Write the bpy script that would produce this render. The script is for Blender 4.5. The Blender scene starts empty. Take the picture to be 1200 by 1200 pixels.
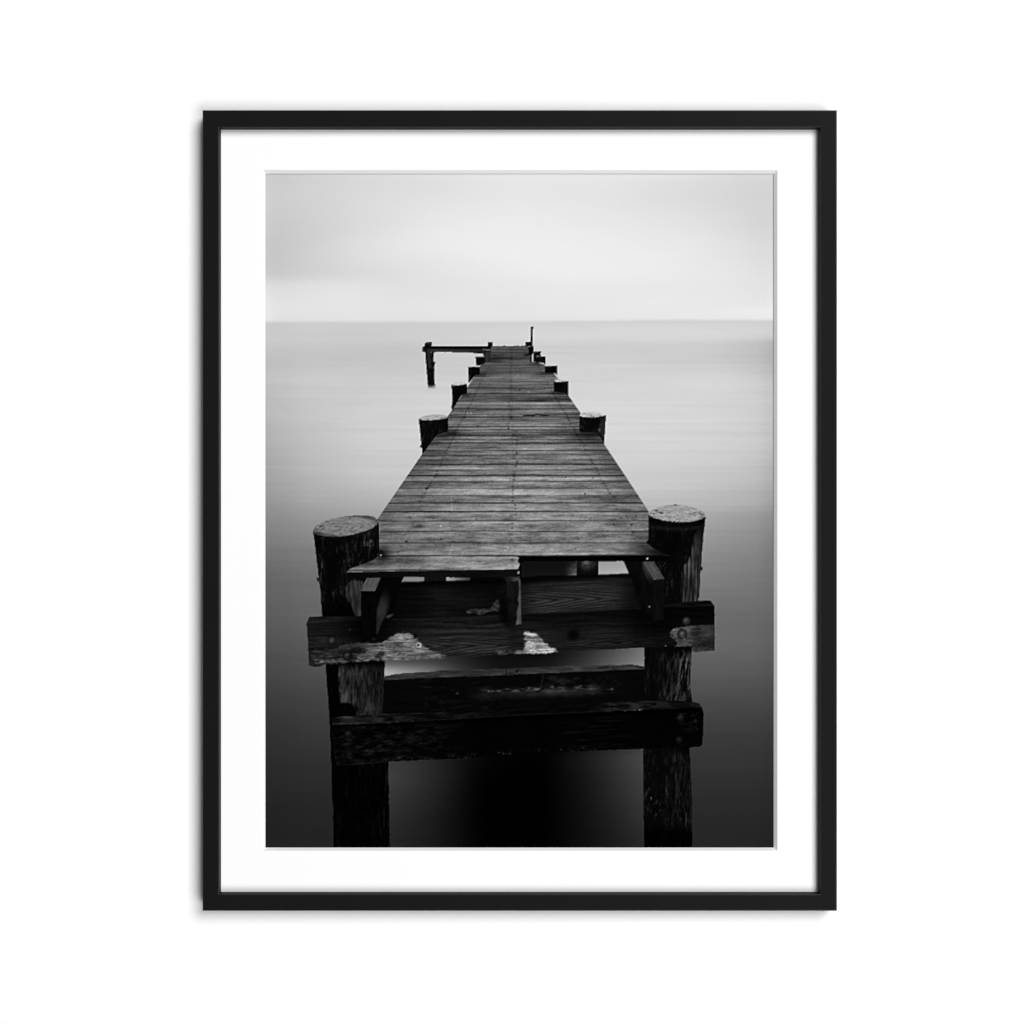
import bpy, bmesh, math
import numpy as np

# A framed black and white photograph hanging on a white wall.
# One picture unit = one millimetre on the plane of the frame's front face.
LU, LL, LF = 2540, 1680, 130 # watts of the three soft boxes
PRINT_GAIN = .825                     # reflectance of unprinted paper under these lamps
# ---------------------------------------------------------------------------
# The printed photograph: computed as grey tones, then laid on the print's mesh
# Units here: print millimetres as (x right, y down).
# ---------------------------------------------------------------------------
SS = 2
PX0, PX1, PY0, PY1 = 306, 912, 198, 999        # paper sheet (a little larger than the mat opening)
NX, NY = PX1 - PX0, PY1 - PY0                  # cells


def _hash(ix, iy, seed):
    h = (ix.astype(np.int64) * 374761393 + iy.astype(np.int64) * 668265263 + seed * 974711) & 0xFFFFFFFF
    h = ((h ^ (h >> 13)) * 1274126177) & 0xFFFFFFFF
    h = ((h ^ (h >> 16)) * 2246822519) & 0xFFFFFFFF
    h = h ^ (h >> 15)
    return (h & 0xFFFFFF).astype(np.float32) / float(0xFFFFFF)


def vn(u, v, seed=0):
    iu = np.floor(u); iv = np.floor(v)
    fu = u - iu; fv = v - iv
    fu = fu * fu * (3 - 2 * fu); fv = fv * fv * (3 - 2 * fv)
    a = _hash(iu, iv, seed); b = _hash(iu + 1, iv, seed)
    c = _hash(iu, iv + 1, seed); d = _hash(iu + 1, iv + 1, seed)
    return (a + (b - a) * fu) * (1 - fv) + (c + (d - c) * fu) * fv


def fbm(u, v, seed=0, octv=4, gain=0.55):
    s = 0.0; amp = 1.0; tot = 0.0
    for i in range(octv):
        s = s + amp * vn(u * 2 ** i, v * 2 ** i, seed + 17 * i)
        tot += amp; amp *= gain
    return s / tot


def n1(i, seed):
    i = np.asarray(i)
    return _hash(i, i * 0 + 7, seed)


def sstep(a, b, x):
    t = np.clip((x - a) / (b - a), 0, 1)
    return t * t * (3 - 2 * t)


def lerp(a, b, t):
    return a + (b - a) * t


def grid_tone(X, Y, xs, ys, tab):
    """smooth interpolation of a table of tones measured across the picture"""
    tab = np.array(tab, float)
    cx = np.interp(X.ravel(), xs, np.arange(len(xs))).reshape(X.shape)
    cy = np.interp(Y.ravel(), ys, np.arange(len(ys))).reshape(Y.shape)

    def weights(c, n):
        i = np.clip(np.floor(c).astype(int), 0, n - 2)
        f = c - i
        return i, f

    def cub(p0, p1, p2, p3, t):
        return p1 + 0.5 * t * (p2 - p0 + t * (2 * p0 - 5 * p1 + 4 * p2 - p3 + t * (3 * (p1 - p2) + p3 - p0)))
    ix, fx = weights(cx, len(xs)); iy, fy = weights(cy, len(ys))
    out = []
    for dy in (-1, 0, 1, 2):
        jy = np.clip(iy + dy, 0, len(ys) - 1)
        row = [tab[jy, np.clip(ix + dx, 0, len(xs) - 1)] for dx in (-1, 0, 1, 2)]
        out.append(cub(*row, fx))
    return cub(*out, fy)


def blur1(a, r):
    """separable gaussian blur"""
    n = max(1, int(r * 3))
    k = np.exp(-0.5 * (np.arange(-n, n + 1) / r) ** 2); k /= k.sum()
    for ax in (0, 1):
        p = np.pad(a, [(n, n) if i == ax else (0, 0) for i in range(2)], mode='edge')
        o = np.zeros_like(a)
        for i, w in enumerate(k):
            o += w * (p[i:i + a.shape[0]] if ax == 0 else p[:, i:i + a.shape[1]])
        a = o
    return a


def inside(poly, X, Y):
    r = np.zeros(X.shape, bool)
    n = len(poly)
    for i in range(n):
        x0, y0 = poly[i]; x1, y1 = poly[(i + 1) % n]
        if y0 == y1:
            continue
        c = (Y < y0) != (Y < y1)
        r ^= c & (X < (x1 - x0) * (Y - y0) / (y1 - y0) + x0)
    return r


class Picture:
    def __init__(s):
        # vertex (i, j) sits at x = PX0 + i, y = PY0 + j ; SS x SS samples about each vertex
        xs = PX0 + (np.arange((NX + 1) * SS) + 0.5) / SS - 0.5
        ys = PY0 + (np.arange((NY + 1) * SS) + 0.5) / SS - 0.5
        s.xs, s.ys = xs, ys
        s.X, s.Y = np.meshgrid(xs, ys)
        s.T = np.zeros(s.X.shape)
        s.I = np.zeros(s.X.shape, int)

    def box(s, x0, y0, x1, y1):
        i0 = max(0, np.searchsorted(s.xs, x0)); i1 = np.searchsorted(s.xs, x1)
        j0 = max(0, np.searchsorted(s.ys, y0)); j1 = np.searchsorted(s.ys, y1)
        return slice(j0, j1), slice(i0, i1)

    def add(s, poly, shade, ident=None, rough=0.0, rs=3.0, seed=1, soft=0.0, alpha=1.0, stretch=1.0):
        """fill a polygon; shade is a tone or a function of (X, Y, T below)"""
        px = [p[0] for p in poly]; py = [p[1] for p in poly]
        m = 2 + rough * 2 + soft * 3
        sl = s.box(min(px) - m, min(py) - m, max(px) + m, max(py) + m)
        X, Y, T = s.X[sl], s.Y[sl], s.T[sl]
        if X.size == 0:
            return
        QX, QY = X, Y
        if rough:
            QX = X + rough * 2 * (fbm(X / rs, Y / rs / stretch, seed, 3) - .5)
            QY = Y + rough * 2 * (fbm(X / rs, Y / rs / stretch, seed + 50, 3) - .5)
        M = inside(poly, QX, QY).astype(float)
        if soft:
            M = blur1(M, soft * SS)
        A = M * alpha if not callable(alpha) else M * alpha(X, Y)
        v = shade(X, Y, T) if callable(shade) else shade
        s.T[sl] = T * (1 - A) + v * A
        if ident is not None:
            I = s.I[sl]; I[M > 0.5] = ident

    def stroke(s, pts, w, tone, alpha=1.0, soft=0.0, **k):
        for (x0, y0), (x1, y1) in zip(pts[:-1], pts[1:]):
            L = math.hypot(x1 - x0, y1 - y0) or 1
            nx, ny = -(y1 - y0) / L * w / 2, (x1 - x0) / L * w / 2
            s.add([(x0 + nx, y0 + ny), (x1 + nx, y1 + ny), (x1 - nx, y1 - ny), (x0 - nx, y0 - ny)], tone, alpha=alpha, soft=soft, **k)

    def spot(s, cx, cy, rx, ry, tone, alpha=1.0, soft=0.6):
        m = soft * 3 + 1
        sl = s.box(cx - rx - m, cy - ry - m, cx + rx + m, cy + ry + m)
        X, Y = s.X[sl], s.Y[sl]
        d = np.hypot((X - cx) / rx, (Y - cy) / ry)
        e = max(soft, .3) / min(rx, ry)
        A = alpha * (1 - sstep(1 - e, 1 + e, d))
        s.T[sl] = s.T[sl] * (1 - A) + tone * A


P = Picture()
KINDS = {0: 'sky'}                      # id -> (name, label)


def kind(name, label):
    i = len(KINDS)
    KINDS[i] = (name, label)
    return i


SEA = kind('pictured_sea', 'smooth misty sea fading from pale grey to near black')

# ---- sky -------------------------------------------------------------------
sky_x = [306, 360, 420, 500, 600, 700, 800, 860, 912]
sky_y = [200, 230, 262, 290, 320, 335, 355, 370, 380]
sky_t = [
    [200, 209, 216, 222, 228, 227, 220, 213, 208],
    [202, 210, 218, 225, 230, 228, 219, 212, 207],
    [200, 208, 219, 230, 236, 234, 226, 216, 208],
    [197, 209, 223, 234, 239, 238, 232, 224, 214],
    [200, 212, 222, 230, 236, 236, 232, 227, 219],
    [216, 223, 226, 228, 232, 233, 231, 228, 223],
    [224, 227, 229, 229, 231, 232, 232, 230, 227],
    [226, 228, 229, 229, 230, 231, 231, 231, 230],
    [225, 226, 226, 226, 227, 228, 228, 228, 226]]
X, Y = P.X, P.Y
sky = grid_tone(X, Y, sky_x, sky_y, sky_t)
sky += (fbm(X / 170, Y / 40, 5, 4, .5) - .5) * 7
# a pale bank of cloud low on the left
cl = sstep(462, 400, X + 7 * (fbm(X / 20, Y / 20, 8, 3) - .5)) * sstep(322, 336, Y) * sstep(392, 352, Y)
sky += 4 * cl
sky += 4 * np.exp(-((Y - 364 + (X - 880) * .03) / 6) ** 2) * sstep(800, 900, X)
# ---- sea -------------------------------------------------------------------
sea_x = [306, 322, 360, 440, 600, 760, 830, 885, 912]
sea_y = [376, 395, 401, 420, 450, 490, 530, 560, 590, 610, 640, 680, 720, 760, 800, 850, 900, 950, 999]
sea_t = [
    [196, 202, 206, 207, 210, 212, 212, 210, 206],
    [198, 204, 207, 206, 213, 213, 212, 207, 198],
    [196, 202, 205, 204, 210, 208, 203, 192, 176],
    [185, 193, 199, 198, 208, 205, 203, 192, 174],
    [185, 194, 203, 207, 212, 212, 210, 203, 188],
    [176, 187, 198, 209, 213, 213, 212, 204, 188],
    [166, 177, 191, 205, 207, 210, 207, 199, 181],
    [156, 167, 182, 198, 202, 205, 200, 190, 170],
    [144, 153, 166, 178, 188, 188, 182, 170, 150],
    [131, 139, 149, 158, 165, 168, 162, 150, 134],
    [114, 121, 129, 136, 145, 151, 146, 136, 121],
    [97, 103, 110, 116, 122, 128, 124, 118, 108],
    [89, 94, 100, 104, 107, 110, 109, 105, 97],
    [77, 81, 87, 91, 95, 99, 100, 97, 89],
    [64, 68, 73, 77, 80, 82, 83, 81, 75],
    [50, 52, 57, 60, 60, 61, 62, 61, 57],
    [41, 43, 46, 47, 47, 48, 50, 49, 45],
    [35, 36, 38, 39, 39, 40, 41, 40, 37],
    [33, 33, 34, 35, 35, 36, 36, 35, 32]]
sea = grid_tone(X, Y, sea_x, sea_y, sea_t)
st = (fbm(X / 260, Y / 3.6, 11, 4, .55) - .5) * 10 + (fbm(X / 120, Y / 14, 13, 3) - .5) * 10
sea += st * np.clip(sea / 200, .1, 1) * (0.5 + .5 * sstep(380, 420, Y))
hor = 376.9 - 2.3 * sstep(560, 800, X) + 1.2 * (fbm(X / 60, X * 0, 21, 3) - .5)
w = sstep(-2.2, 3.0, Y - hor)
P.T = sky * (1 - w) + sea * w
P.I[Y > hor] = SEA
# distant haze line on the horizon
P.T -= 2 * np.exp(-((Y - hor - 2.2) / 1.8) ** 2)

# darkness of the water below the pier
def under(Xq, Yq, T):
    c = grid_tone(Xq, Yq, [452, 470, 500, 530, 560, 590, 640, 680, 710, 735, 756],
                  [758, 775, 790, 875, 890, 912, 940, 970, 995],
                  [[74, 66, 54, 34, 16, 9, 11, 32, 62, 88, 112],
                   [88, 80, 68, 46, 26, 16, 19, 46, 78, 106, 126],
                   [172, 150, 116, 70, 36, 20, 27, 60, 96, 128, 148],
                   [58, 52, 40, 24, 8, 4, 4, 22, 40, 58, 70],
                   [58, 54, 42, 24, 8, 3, 3, 22, 40, 58, 68],
                   [62, 56, 42, 24, 5, 1, 2, 18, 36, 52, 62],
                   [50, 46, 35, 19, 3, 0, 1, 15, 30, 44, 54],
                   [42, 38, 29, 16, 3, 0, 1, 13, 25, 36, 45],
                   [36, 33, 26, 15, 4, 2, 2, 12, 22, 31, 38]])
    return np.clip(c + (fbm(Xq / 60, Yq / 5, 31, 3) - .5) * 4 * np.clip(c / 40, 0, 1), 0, 255)


P.add([(448, 755), (758, 755), (758, 1000), (448, 1000)], under)

# ---- timber tones ----------------------------------------------------------
def dark_wood(base=8, amp=34, thr=.58, sx=1.6, sy=16, seed=1, shear=0.0):
    """nearly black vertical-grained wood with scattered paler streaks"""
    def f(Xq, Yq, T):
        xx = Xq + shear * Yq
        a = fbm(xx / (sx * .85), Yq / (sy * .55), seed, 5, .7)
        b = fbm(xx / 9, Yq / 22, seed + 5, 3)
        c = fbm(xx / 1.1, Yq / 2.2, seed + 9, 2)
        return np.clip(base * (.5 + b) + amp * sstep(thr - .04, thr + .2, a) * sstep(.35, .7, b) * (.5 + c), 0, 255)
    return f


def flat_grain(base=22, amp=26, sx=46, sy=2.2, seed=1, slope=-.022, bright=None):
    def f(Xq, Yq, T):
        yy = Yq - slope * (Xq - 600)
        wob = 5 * (fbm(Xq / 50, yy / 14, seed + 3, 3) - .5)
        a = fbm(Xq / sx, (yy + wob) / sy, seed, 3)
        c = fbm(Xq / 2.2, yy / 1.1, seed + 9, 2)
        b = base if bright is None else bright(Xq, Yq)
        return np.clip(b * (.62 + .76 * (a - .05)) + .55 * amp * (a - .5) * np.clip(b / 22, 0, 1.5) + (c - .5) * 9 * np.clip(b / 22, 0.05, 1.2), 0, 255)
    return f


def cap(base, seed, cx, cy, rx, ry, lines=1.0):
    """weathered end grain of a piling"""
    def f(Xq, Yq, T):
        dx = (Xq - cx) / rx; dy = (Yq - cy) / ry
        r = np.hypot(dx, dy)
        ring = np.sin(r * 30 + 4 * fbm(Xq / 8, Yq / 4, seed, 3))
        a = fbm(Xq / 5, Yq / 1.5, seed + 1, 4, .7)
        cr = fbm((Xq + 1.2 * Yq) / 5.5, (Yq - .22 * Xq + 2 * fbm(Xq / 9, Yq / 5, seed + 2, 2)) / .95, seed + 4, 3)
        v = base * (.74 + .5 * a) + ring * 5 * lines
        v = v - 125 * lines * sstep(.63, .76, cr) * sstep(.35, .6, fbm(Xq / 9, Yq / 4, seed + 7, 2))
        v = v - 46 * sstep(.86, 1.0, r)
        v = v + 22 * sstep(.9, .97, r) * sstep(1.04, .98, r)
        return np.clip(v, 6, 235)
    return f


# ---- what stands beneath the deck (seen through the gaps) -------------------
BACK_PILE = kind('pictured_pile', 'next piling back, seen under the deck')
BACK_BEAM = kind('pictured_beam', 'upper rear crossbeam with wavy grain, in the shade under the deck')
# dark void behind everything under the deck
VOID = kind('pictured_underside', 'black shade beneath the deck')
P.add([(446, 652), (768, 652), (768, 722), (446, 728)], 5, VOID)
# water glimpsed through
P.add([(474, 675), (498, 674), (498, 683), (470, 683)], lambda a, b, T: 128 + (a - 472) * .2 + (fbm(a / 20, b / 2, 3, 2) - .5) * 14, SEA)
P.add([(522, 674), (551, 674), (551, 681), (522, 681)], lambda a, b, T: 176 - (a - 522) * 4.2, SEA)
P.add([(611, 656), (678, 656), (678, 677), (611, 677)], lambda a, b, T: 15 + 5 * (b - 656) / 20 + 75 * sstep(660, 677, a + 6 * (fbm(a / 6, b / 1.3, 5, 3) - .5)) * (.35 + .65 * sstep(658, 674, b)) * (.5 + fbm(a / 7, b / 1.2, 9, 2)), SEA)
P.add([(701.7, 656), (730, 656), (737.5, 674), (701.7, 676)], lambda a, b, T: 150 + (b - 658) * 1.4 + (a - 702) * .2, SEA)
# next bent's pilings
P.add([(497, 673), (523, 673), (523, 684), (497, 684)], lambda a, b, T: 12 + 10 * fbm(a / 2, b / 8, 2, 2), BACK_PILE)
PILE_B = kind('pictured_pile', 'end of a back piling, seen under the right of the deck')
P.add([(675.5, 657), (701.7, 657), (701.7, 680), (675.5, 680)],
      lambda a, b, T: np.clip(7 + 110 * np.exp(-(((a - 688) / 9) ** 2 + ((b - 659) / 8) ** 2)) * fbm(a / 2.5, b / 2.5, 4, 3) + 16 * sstep(677.5, 676, a), 0, 255), PILE_B)

# rear upper beam
def rear_top(xq):
    return np.interp(xq, [457, 540, 611, 677, 737, 753], [683.5, 681.3, 680, 675.5, 672.5, 672])


def rear_bright(xq, yq):
    v = np.interp(xq, [455, 490, 510, 580, 610, 630, 720, 740, 768], [4, 7, 13, 6, 16, 27, 25, 11, 3])
    return v * sstep(0, 9, yq - rear_top(xq)) + 2


def cathedral(v, a, b, t, yy, w0, k, seed):
    """nested arches of flat-sawn grain, tips pointing along +t"""
    h = t / 27 + (np.abs(yy) + .6) ** 1.2 / 5.2 + 1.0 * (fbm(a / 40, b / 10, seed, 2) - .5)
    fr = h - np.floor(h)
    line = np.clip(1 - fr / .75, 0, 1) ** 1.6 * sstep(0, .12, fr)
    m = sstep(-75, -30, t) * sstep(w0, w0 * .4, t) * np.exp(-(yy / 11) ** 2) * k
    return v * (1 - .95 * np.minimum(1, 1.5 * m) * line) + m * (1 - line) * 17


def rear_shade(a, b, T):
    v = flat_grain(20, 16, 40, 2.0, 41, -.03, rear_bright)(a, b, T)
    # long cathedral grain at the right
    yy = b - (703 - .035 * (a - 660))
    v = cathedral(v * 1.15 + 3 * sstep(610, 650, a) * sstep(745, 715, a), a, b, a - 672, yy * .9, 62, 1.0, 42)
    m2 = sstep(505, 520, a) * sstep(585, 550, a) * np.exp(-((b - 703) / 5) ** 2)
    v = v + m2 * 12 * fbm(a / 20, b / 1.5, 44, 2)
    return np.clip(v, 0, 255)


P.add([(455, 683.5), (540, 681.3), (595, 680.5), (611, 679.5), (640, 676), (677, 675.5), (737, 672.5), (755, 672), (768, 716), (660, 722), (455, 729)], rear_shade, BACK_BEAM, rough=.4)
P.stroke([(470, 683), (540, 681.3), (600, 680)], 2.4, 3, .9, .5)
P.stroke([(611, 677.5), (625, 677.2), (627, 675.8), (677, 675.5), (737, 673)], 2.4, 4, .9, .4)
# torn pale bits on the beam
for pl in ([(546, 716), (552, 714), (566, 713.5), (574, 713), (580, 709), (586, 706), (585, 717), (576, 716), (570, 718), (563, 721), (556, 718), (549, 719)],
           [(577, 707), (584, 702), (585, 711), (580, 709)]):
    P.add(pl, lambda a, b, T: np.clip(95 * fbm(a / 3, b / 2, 6, 4) + 2, 0, 255), rough=.8, rs=2, soft=.4, alpha=.9)
P.spot(549, 717.3, 2, 1, 82, .8, .8)

# ---- front left / right pilings --------------------------------------------
LEFT = kind('pictured_pile', 'broad front left piling with a pale sawn top')
lb = [(367, 622), (369, 640), (371.7, 660), (373, 672), (375, 690), (377.5, 724), (379.5, 750), (381.5, 778), (385, 830), (386.5, 850), (388, 890), (389.7, 940), (391, 1000),
      (457.3, 1000), (456, 940), (455, 893), (452, 860), (449, 837), (451, 775), (447, 700), (445.5, 640), (444.3, 612)]
def left_body(a, b, T):
    v = dark_wood(6, 40, .55, 1.7, 16, 61)(a, b, T)
    v = v * (1 - .75 * sstep(690, 720, b))
    v += 16 * sstep(.62, .8, fbm(a / 1.5, b / 26, 66, 3)) * sstep(435, 452, a) * sstep(895, 905, b) * (1 - .6 * sstep(975, 985, b))
    v += 38 * sstep(.52, .8, fbm(a / 1.4, b / 14, 65, 3)) * np.exp(-(((a - 449) / 8) ** 2 + ((b - 966) / 12) ** 2))
    rim = sstep(634, 626, b - .06 * (405 - a)) * sstep(370, 380, a)
    return np.clip(v + 14 * rim * fbm(a / 2, b / 2, 67, 2), 0, 255)


P.add(lb, left_body, LEFT, rough=.7, rs=4, seed=3, stretch=3)
P.add([(371, 676), (374, 678), (373.5, 682), (371.5, 681)], 22, LEFT, soft=.3)
# vertical pale flecks under the rim
rng = np.random.RandomState(4)
for i in range(46):
    x = 373 + rng.rand() * 66; y = 632 + rng.rand() ** 1.5 * 40
    P.stroke([(x, y), (x + rng.rand() - .5, y + 2 + rng.rand() * 7)], .9, 34 + rng.rand() * 40, .45 * rng.rand() + .1, .4)
for i in range(16):
    x = 426 + rng.rand() * 12; y = 631 + rng.rand() * 9
    P.spot(x, y, .8, 1.4, 60 + rng.rand() * 50, .55, .5)
# stripped patch below the deck
P.add([(404.5, 690), (409, 682), (414, 680), (424, 681), (428, 690), (427, 715), (423, 724), (416, 721), (411, 708), (405, 700)],
      lambda a, b, T: np.clip(10 + 70 * fbm(a / 1.6, b / 12, 71, 3) * (.55 + .7 * fbm(a / 8, b / 10, 72, 2)), 0, 255), rough=1.2, rs=4, soft=.5)
# stripped patch between the crossbeams
P.add([(397, 779), (451, 775), (450, 800), (449, 838), (418, 838), (416, 829), (409, 824), (399, 824), (397, 800)],
      lambda a, b, T: np.clip(8 + 66 * sstep(.2, .85, fbm(a / 1.3, b / 10, 74, 4, .7)) * (.6 + .55 * fbm(a / 12, b / 10, 75, 2)) * np.interp(a, [396, 410, 430, 452], [1, 1, .8, .5])
                              + 60 * np.exp(-(((a - 405) / 6) ** 2 + ((b - 816) / 8) ** 2)) * fbm(a / 2, b / 4, 76, 3), 0, 255) * sstep(774, 786, b), rough=1.0, rs=3, soft=.4)
P.spot(410, 832, 10, 6, 3, .9, 3)

lt = [(366.7, 622), (368.5, 618.5), (372, 615), (376.7, 612.2), (383, 609.5), (390, 607.5), (398, 606), (406.7, 604.8), (416, 604), (423, 604), (431, 604.2), (436.7, 605), (440.5, 607), (442.8, 610),
      (442, 614), (438.5, 617.5), (433, 620.3), (427, 622.6), (420, 624.6), (413, 626.4), (406.7, 627.8), (398, 628.7), (390, 628.9), (381, 628.2), (373, 626.7), (368.5, 625)]
P.add(lt, cap(126, 81, 405, 616.5, 38.5, 11.5), LEFT, rough=.5, rs=3, seed=8)

RIGHT = kind('pictured_pile', 'broad front right piling with pale bare wood down its outer side')
rb = [(759.3, 603), (758.9, 620), (759.5, 640), (757, 660), (756, 700), (755, 758), (755, 823), (753.7, 878), (754, 940), (755, 1000), (811, 1000), (811.3, 940), (809.5, 905), (808, 877), (811, 823),
      (808.5, 800), (811, 758), (818, 704), (819.5, 682), (821.7, 660), (824, 630), (826.9, 606)]
def right_body(a, b, T):
    v = dark_wood(6, 30, .58, 1.7, 18, 91)(a, b, T)
    rim = sstep(625, 612, b - .02 * a) * sstep(760, 765, a)
    v += 26 * np.exp(-((b - (620 - .003 * (a - 793) ** 2)) / 2.5) ** 2) * fbm(a / 2, b / 2, 93, 3)
    # lower part: pale streaks
    lo = sstep(760, 775, b) * sstep(765, 785, a) * sstep(838, 820, b)
    v += lo * 84 * sstep(.36, .85, fbm((a + .12 * b) / 2.2, b / 13, 94, 4, .7)) * np.interp(a, [765, 790, 802, 811], [.45, .6, 1.3, 1])
    lo2 = sstep(878, 886, b) * sstep(770, 790, a) * sstep(975, 960, b)
    v += lo2 * 34 * sstep(.4, .85, fbm(a / 2.0, b / 10, 95, 4, .7)) * (.4 + .9 * fbm(a / 10, b / 14, 92, 2))
    v += 90 * sstep(.5, .8, fbm(a / 1.8, b / 5, 96, 4, .7)) * np.exp(-(((a - 765 + (935 - b) * .2) / 8) ** 2 + ((b - 940) / 17) ** 2))
    v += 34 * sstep(.45, .8, fbm(a / 2, b / 9, 97, 3)) * np.exp(-(((a - 803) / 7) ** 2 + ((b - 958) / 17) ** 2))
    v *= 1 - .8 * sstep(963, 978, b)
    return np.clip(v, 0, 255)


P.add(rb, right_body, RIGHT, rough=.6, rs=4, seed=13, stretch=3)
P.add([(821, 663), (823.5, 665), (823, 669), (820.5, 668)], 20, RIGHT, soft=.3)
P.add([(813, 626), (824.5, 612), (823, 640), (820.5, 668), (818.3, 706), (798, 706), (798.5, 690), (800, 676), (801.5, 662), (806, 658.5), (809, 650)],
      lambda a, b, T: np.clip(14 + 100 * sstep(.22, .9, fbm(a / 1.5, b / 22, 99, 4, .6)) * (.55 + .45 * fbm(a / 9, b / 9, 98, 2)) * sstep(612, 655, b) * sstep(826, 816, a + (b - 640) * .06), 0, 255), rough=1.2, rs=4, stretch=3, soft=.4)
rt = [(759.5, 602.5), (761, 599.8), (764, 597.5), (770, 595), (776.7, 593.2), (783, 592), (790, 591.3), (797, 591.6), (803, 592.4), (810, 593.8), (816.7, 595.8), (821.5, 598), (825, 600.8), (826.7, 604),
      (826, 606.3), (823, 608), (817, 610), (810, 611.3), (803, 612), (796.7, 612), (788, 611.3), (780, 610.2), (773, 608.7), (766.7, 607), (762, 605)]
P.add(rt, cap(158, 101, 793, 601.5, 34.5, 10.8), RIGHT, rough=.6, rs=3, seed=9)

# ---- rear lower crossbeam ---------------------------------------------------
REAR_LOW = kind('pictured_beam', 'lower rear crossbeam with a pale worn top edge')
def rl_face(a, b, T):
    v = flat_grain(6, 8, 30, 2.5, 111, -.03)(a, b, T)
    yl = 812 - .03 * (a - 560)
    on = sstep(545, 575, a) * sstep(715, 680, a)
    v += on * 78 * np.exp(-((b - yl + 2.0) / 2.2) ** 2) * sstep(.35, .8, fbm(a / 9, b / 2.2, 112, 3))
    v += on * 40 * np.exp(-((b - yl - 3) / 4.5) ** 2) * (.3 + .9 * fbm(a / 8, b / 6, 113, 3)) * np.interp(a, [545, 600, 640, 700], [.7, .5, 1, .5])
    v += 26 * sstep(.35, .8, fbm(a / 12, b / 7, 114, 5, .65)) * sstep(620, 650, a) * sstep(742, 700, a) * sstep(789, 796, b) * sstep(818, 806, b)
    v += 10 * sstep(.55, .8, fbm(a / 10, b / 2, 115, 3)) * sstep(480, 500, a) * sstep(600, 560, a)
    return np.clip(v, 0, 255)


P.add([(450.2, 796), (540, 789), (593, 787), (660, 784), (755.6, 781), (755.6, 826), (600, 836), (448.3, 842)], rl_face, REAR_LOW)
P.add([(450.4, 792.5), (462, 790.3), (473, 789), (490, 788), (506.7, 787.3), (513, 785.6), (540, 785), (593, 783.6), (640, 781.6), (701.7, 779.5), (725, 779.3), (740, 778.4), (746, 780), (755.6, 780.8),
       (755.6, 784.3), (722, 785), (700, 786.7), (660, 788), (633, 789), (593, 791.2), (540, 793), (500, 794.3), (450.2, 797.2)],
      lambda a, b, T: np.clip(20 + 62 * fbm(a / 13, b / 1.6, 117, 4, .6) * np.interp(a, [452, 520, 600, 660, 700, 753], [1, 1, .85, 1.1, 1, 1]), 0, 255), REAR_LOW, rough=.5, rs=4)
P.stroke([(593, 784), (593, 791)], .8, 14, .8); P.stroke([(611, 783), (612, 790)], .8, 16, .6)
P.add([(604, 785), (609, 784.6), (607, 788), (604, 788.5)], 12, soft=.4, alpha=.8)
P.stroke([(717, 780.5), (720, 785)], 1.2, 8, .9); P.add([(701, 781), (714, 780.5), (714, 783.5), (701, 784)], 22, soft=.4, alpha=.7)
P.stroke([(745, 780), (753, 782)], 1.6, 14, .9, .3)
for pts in ([(637, 788), (635, 800), (633, 806)], [(630, 807), (637, 805), (635, 811), (628, 812)]):
    P.stroke(pts, 1.0, 46, .6, .5)
P.stroke([(628, 812), (637, 806)], 1.6, 3, .9, .4)
for x, y, t in ((647, 805, 95), (620, 806.5, 85), (660, 807, 74), (680, 804, 70), (717, 807.5, 84), (573, 810, 96), (577, 810, 80), (536, 812.5, 60), (568, 838, 90), (695, 813, 40)):
    P.spot(x, y, 1.8, 1.1, t, .75, .9)
P.stroke([(661, 806.5), (716, 808)], .8, 55, .6, .3)

# ---- front lower crossbeam --------------------------------------------------
LOW = kind('pictured_beam', 'lower front crossbeam, almost black, bolted across both pilings')
low_face = [(388.5, 846), (390, 849), (456.7, 846.7), (540, 842), (616.7, 837.5), (700, 834), (786, 830.5), (818, 826), (822.5, 829), (824.8, 837), (824, 860), (823, 872.5), (820, 875.3), (790, 876.4), (753, 877.6),
            (700, 879.5), (646.7, 882), (583, 884.5), (540, 889), (500, 890.3), (480, 891.4), (455, 892.7), (430, 895), (394.5, 897.2), (392, 885), (390, 865)]
def low_shade(a, b, T):
    lef = sstep(560, 480, a)
    v = 2.5 + lef * 46 * sstep(.38, .9, fbm(a / 12, (b + .03 * a) / 4, 121, 5, .75)) * (.05 + 1.3 * fbm(a / 1.5, b / 1.2, 122, 3, .8))
    v += 10 * sstep(.55, .8, fbm(a / 22, (b + .04 * a) / 1.8, 123, 3)) * sstep(640, 680, a) * sstep(760, 700, a)
    bot = np.interp(a, [394, 455, 500, 540, 583, 646, 700, 753, 820], [897, 892.5, 890.3, 889, 884.5, 882, 879.5, 877.5, 875])
    e = np.exp(-((b - bot + 2.2) / 2.6) ** 2)
    v += e * 80 * sstep(.5, .85, fbm(a / 1.7, b / 1.2, 124, 2)) * sstep(.3, .7, fbm(a / 9, b / 6, 126, 2)) * np.interp(a, [390, 430, 480, 560, 640, 690, 740, 820], [.25, .3, .6, .8, .8, .6, .25, .15])
    tp = np.interp(a, [390, 456, 540, 616, 700, 786, 822], [849, 846.7, 842, 837.5, 834, 830.5, 829])
    v *= sstep(0, 7, b - tp - 2 + 2 * fbm(a / 20, b / 20, 125, 2)) * .9 + .1
    return np.clip(v, 0, 255)


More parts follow.
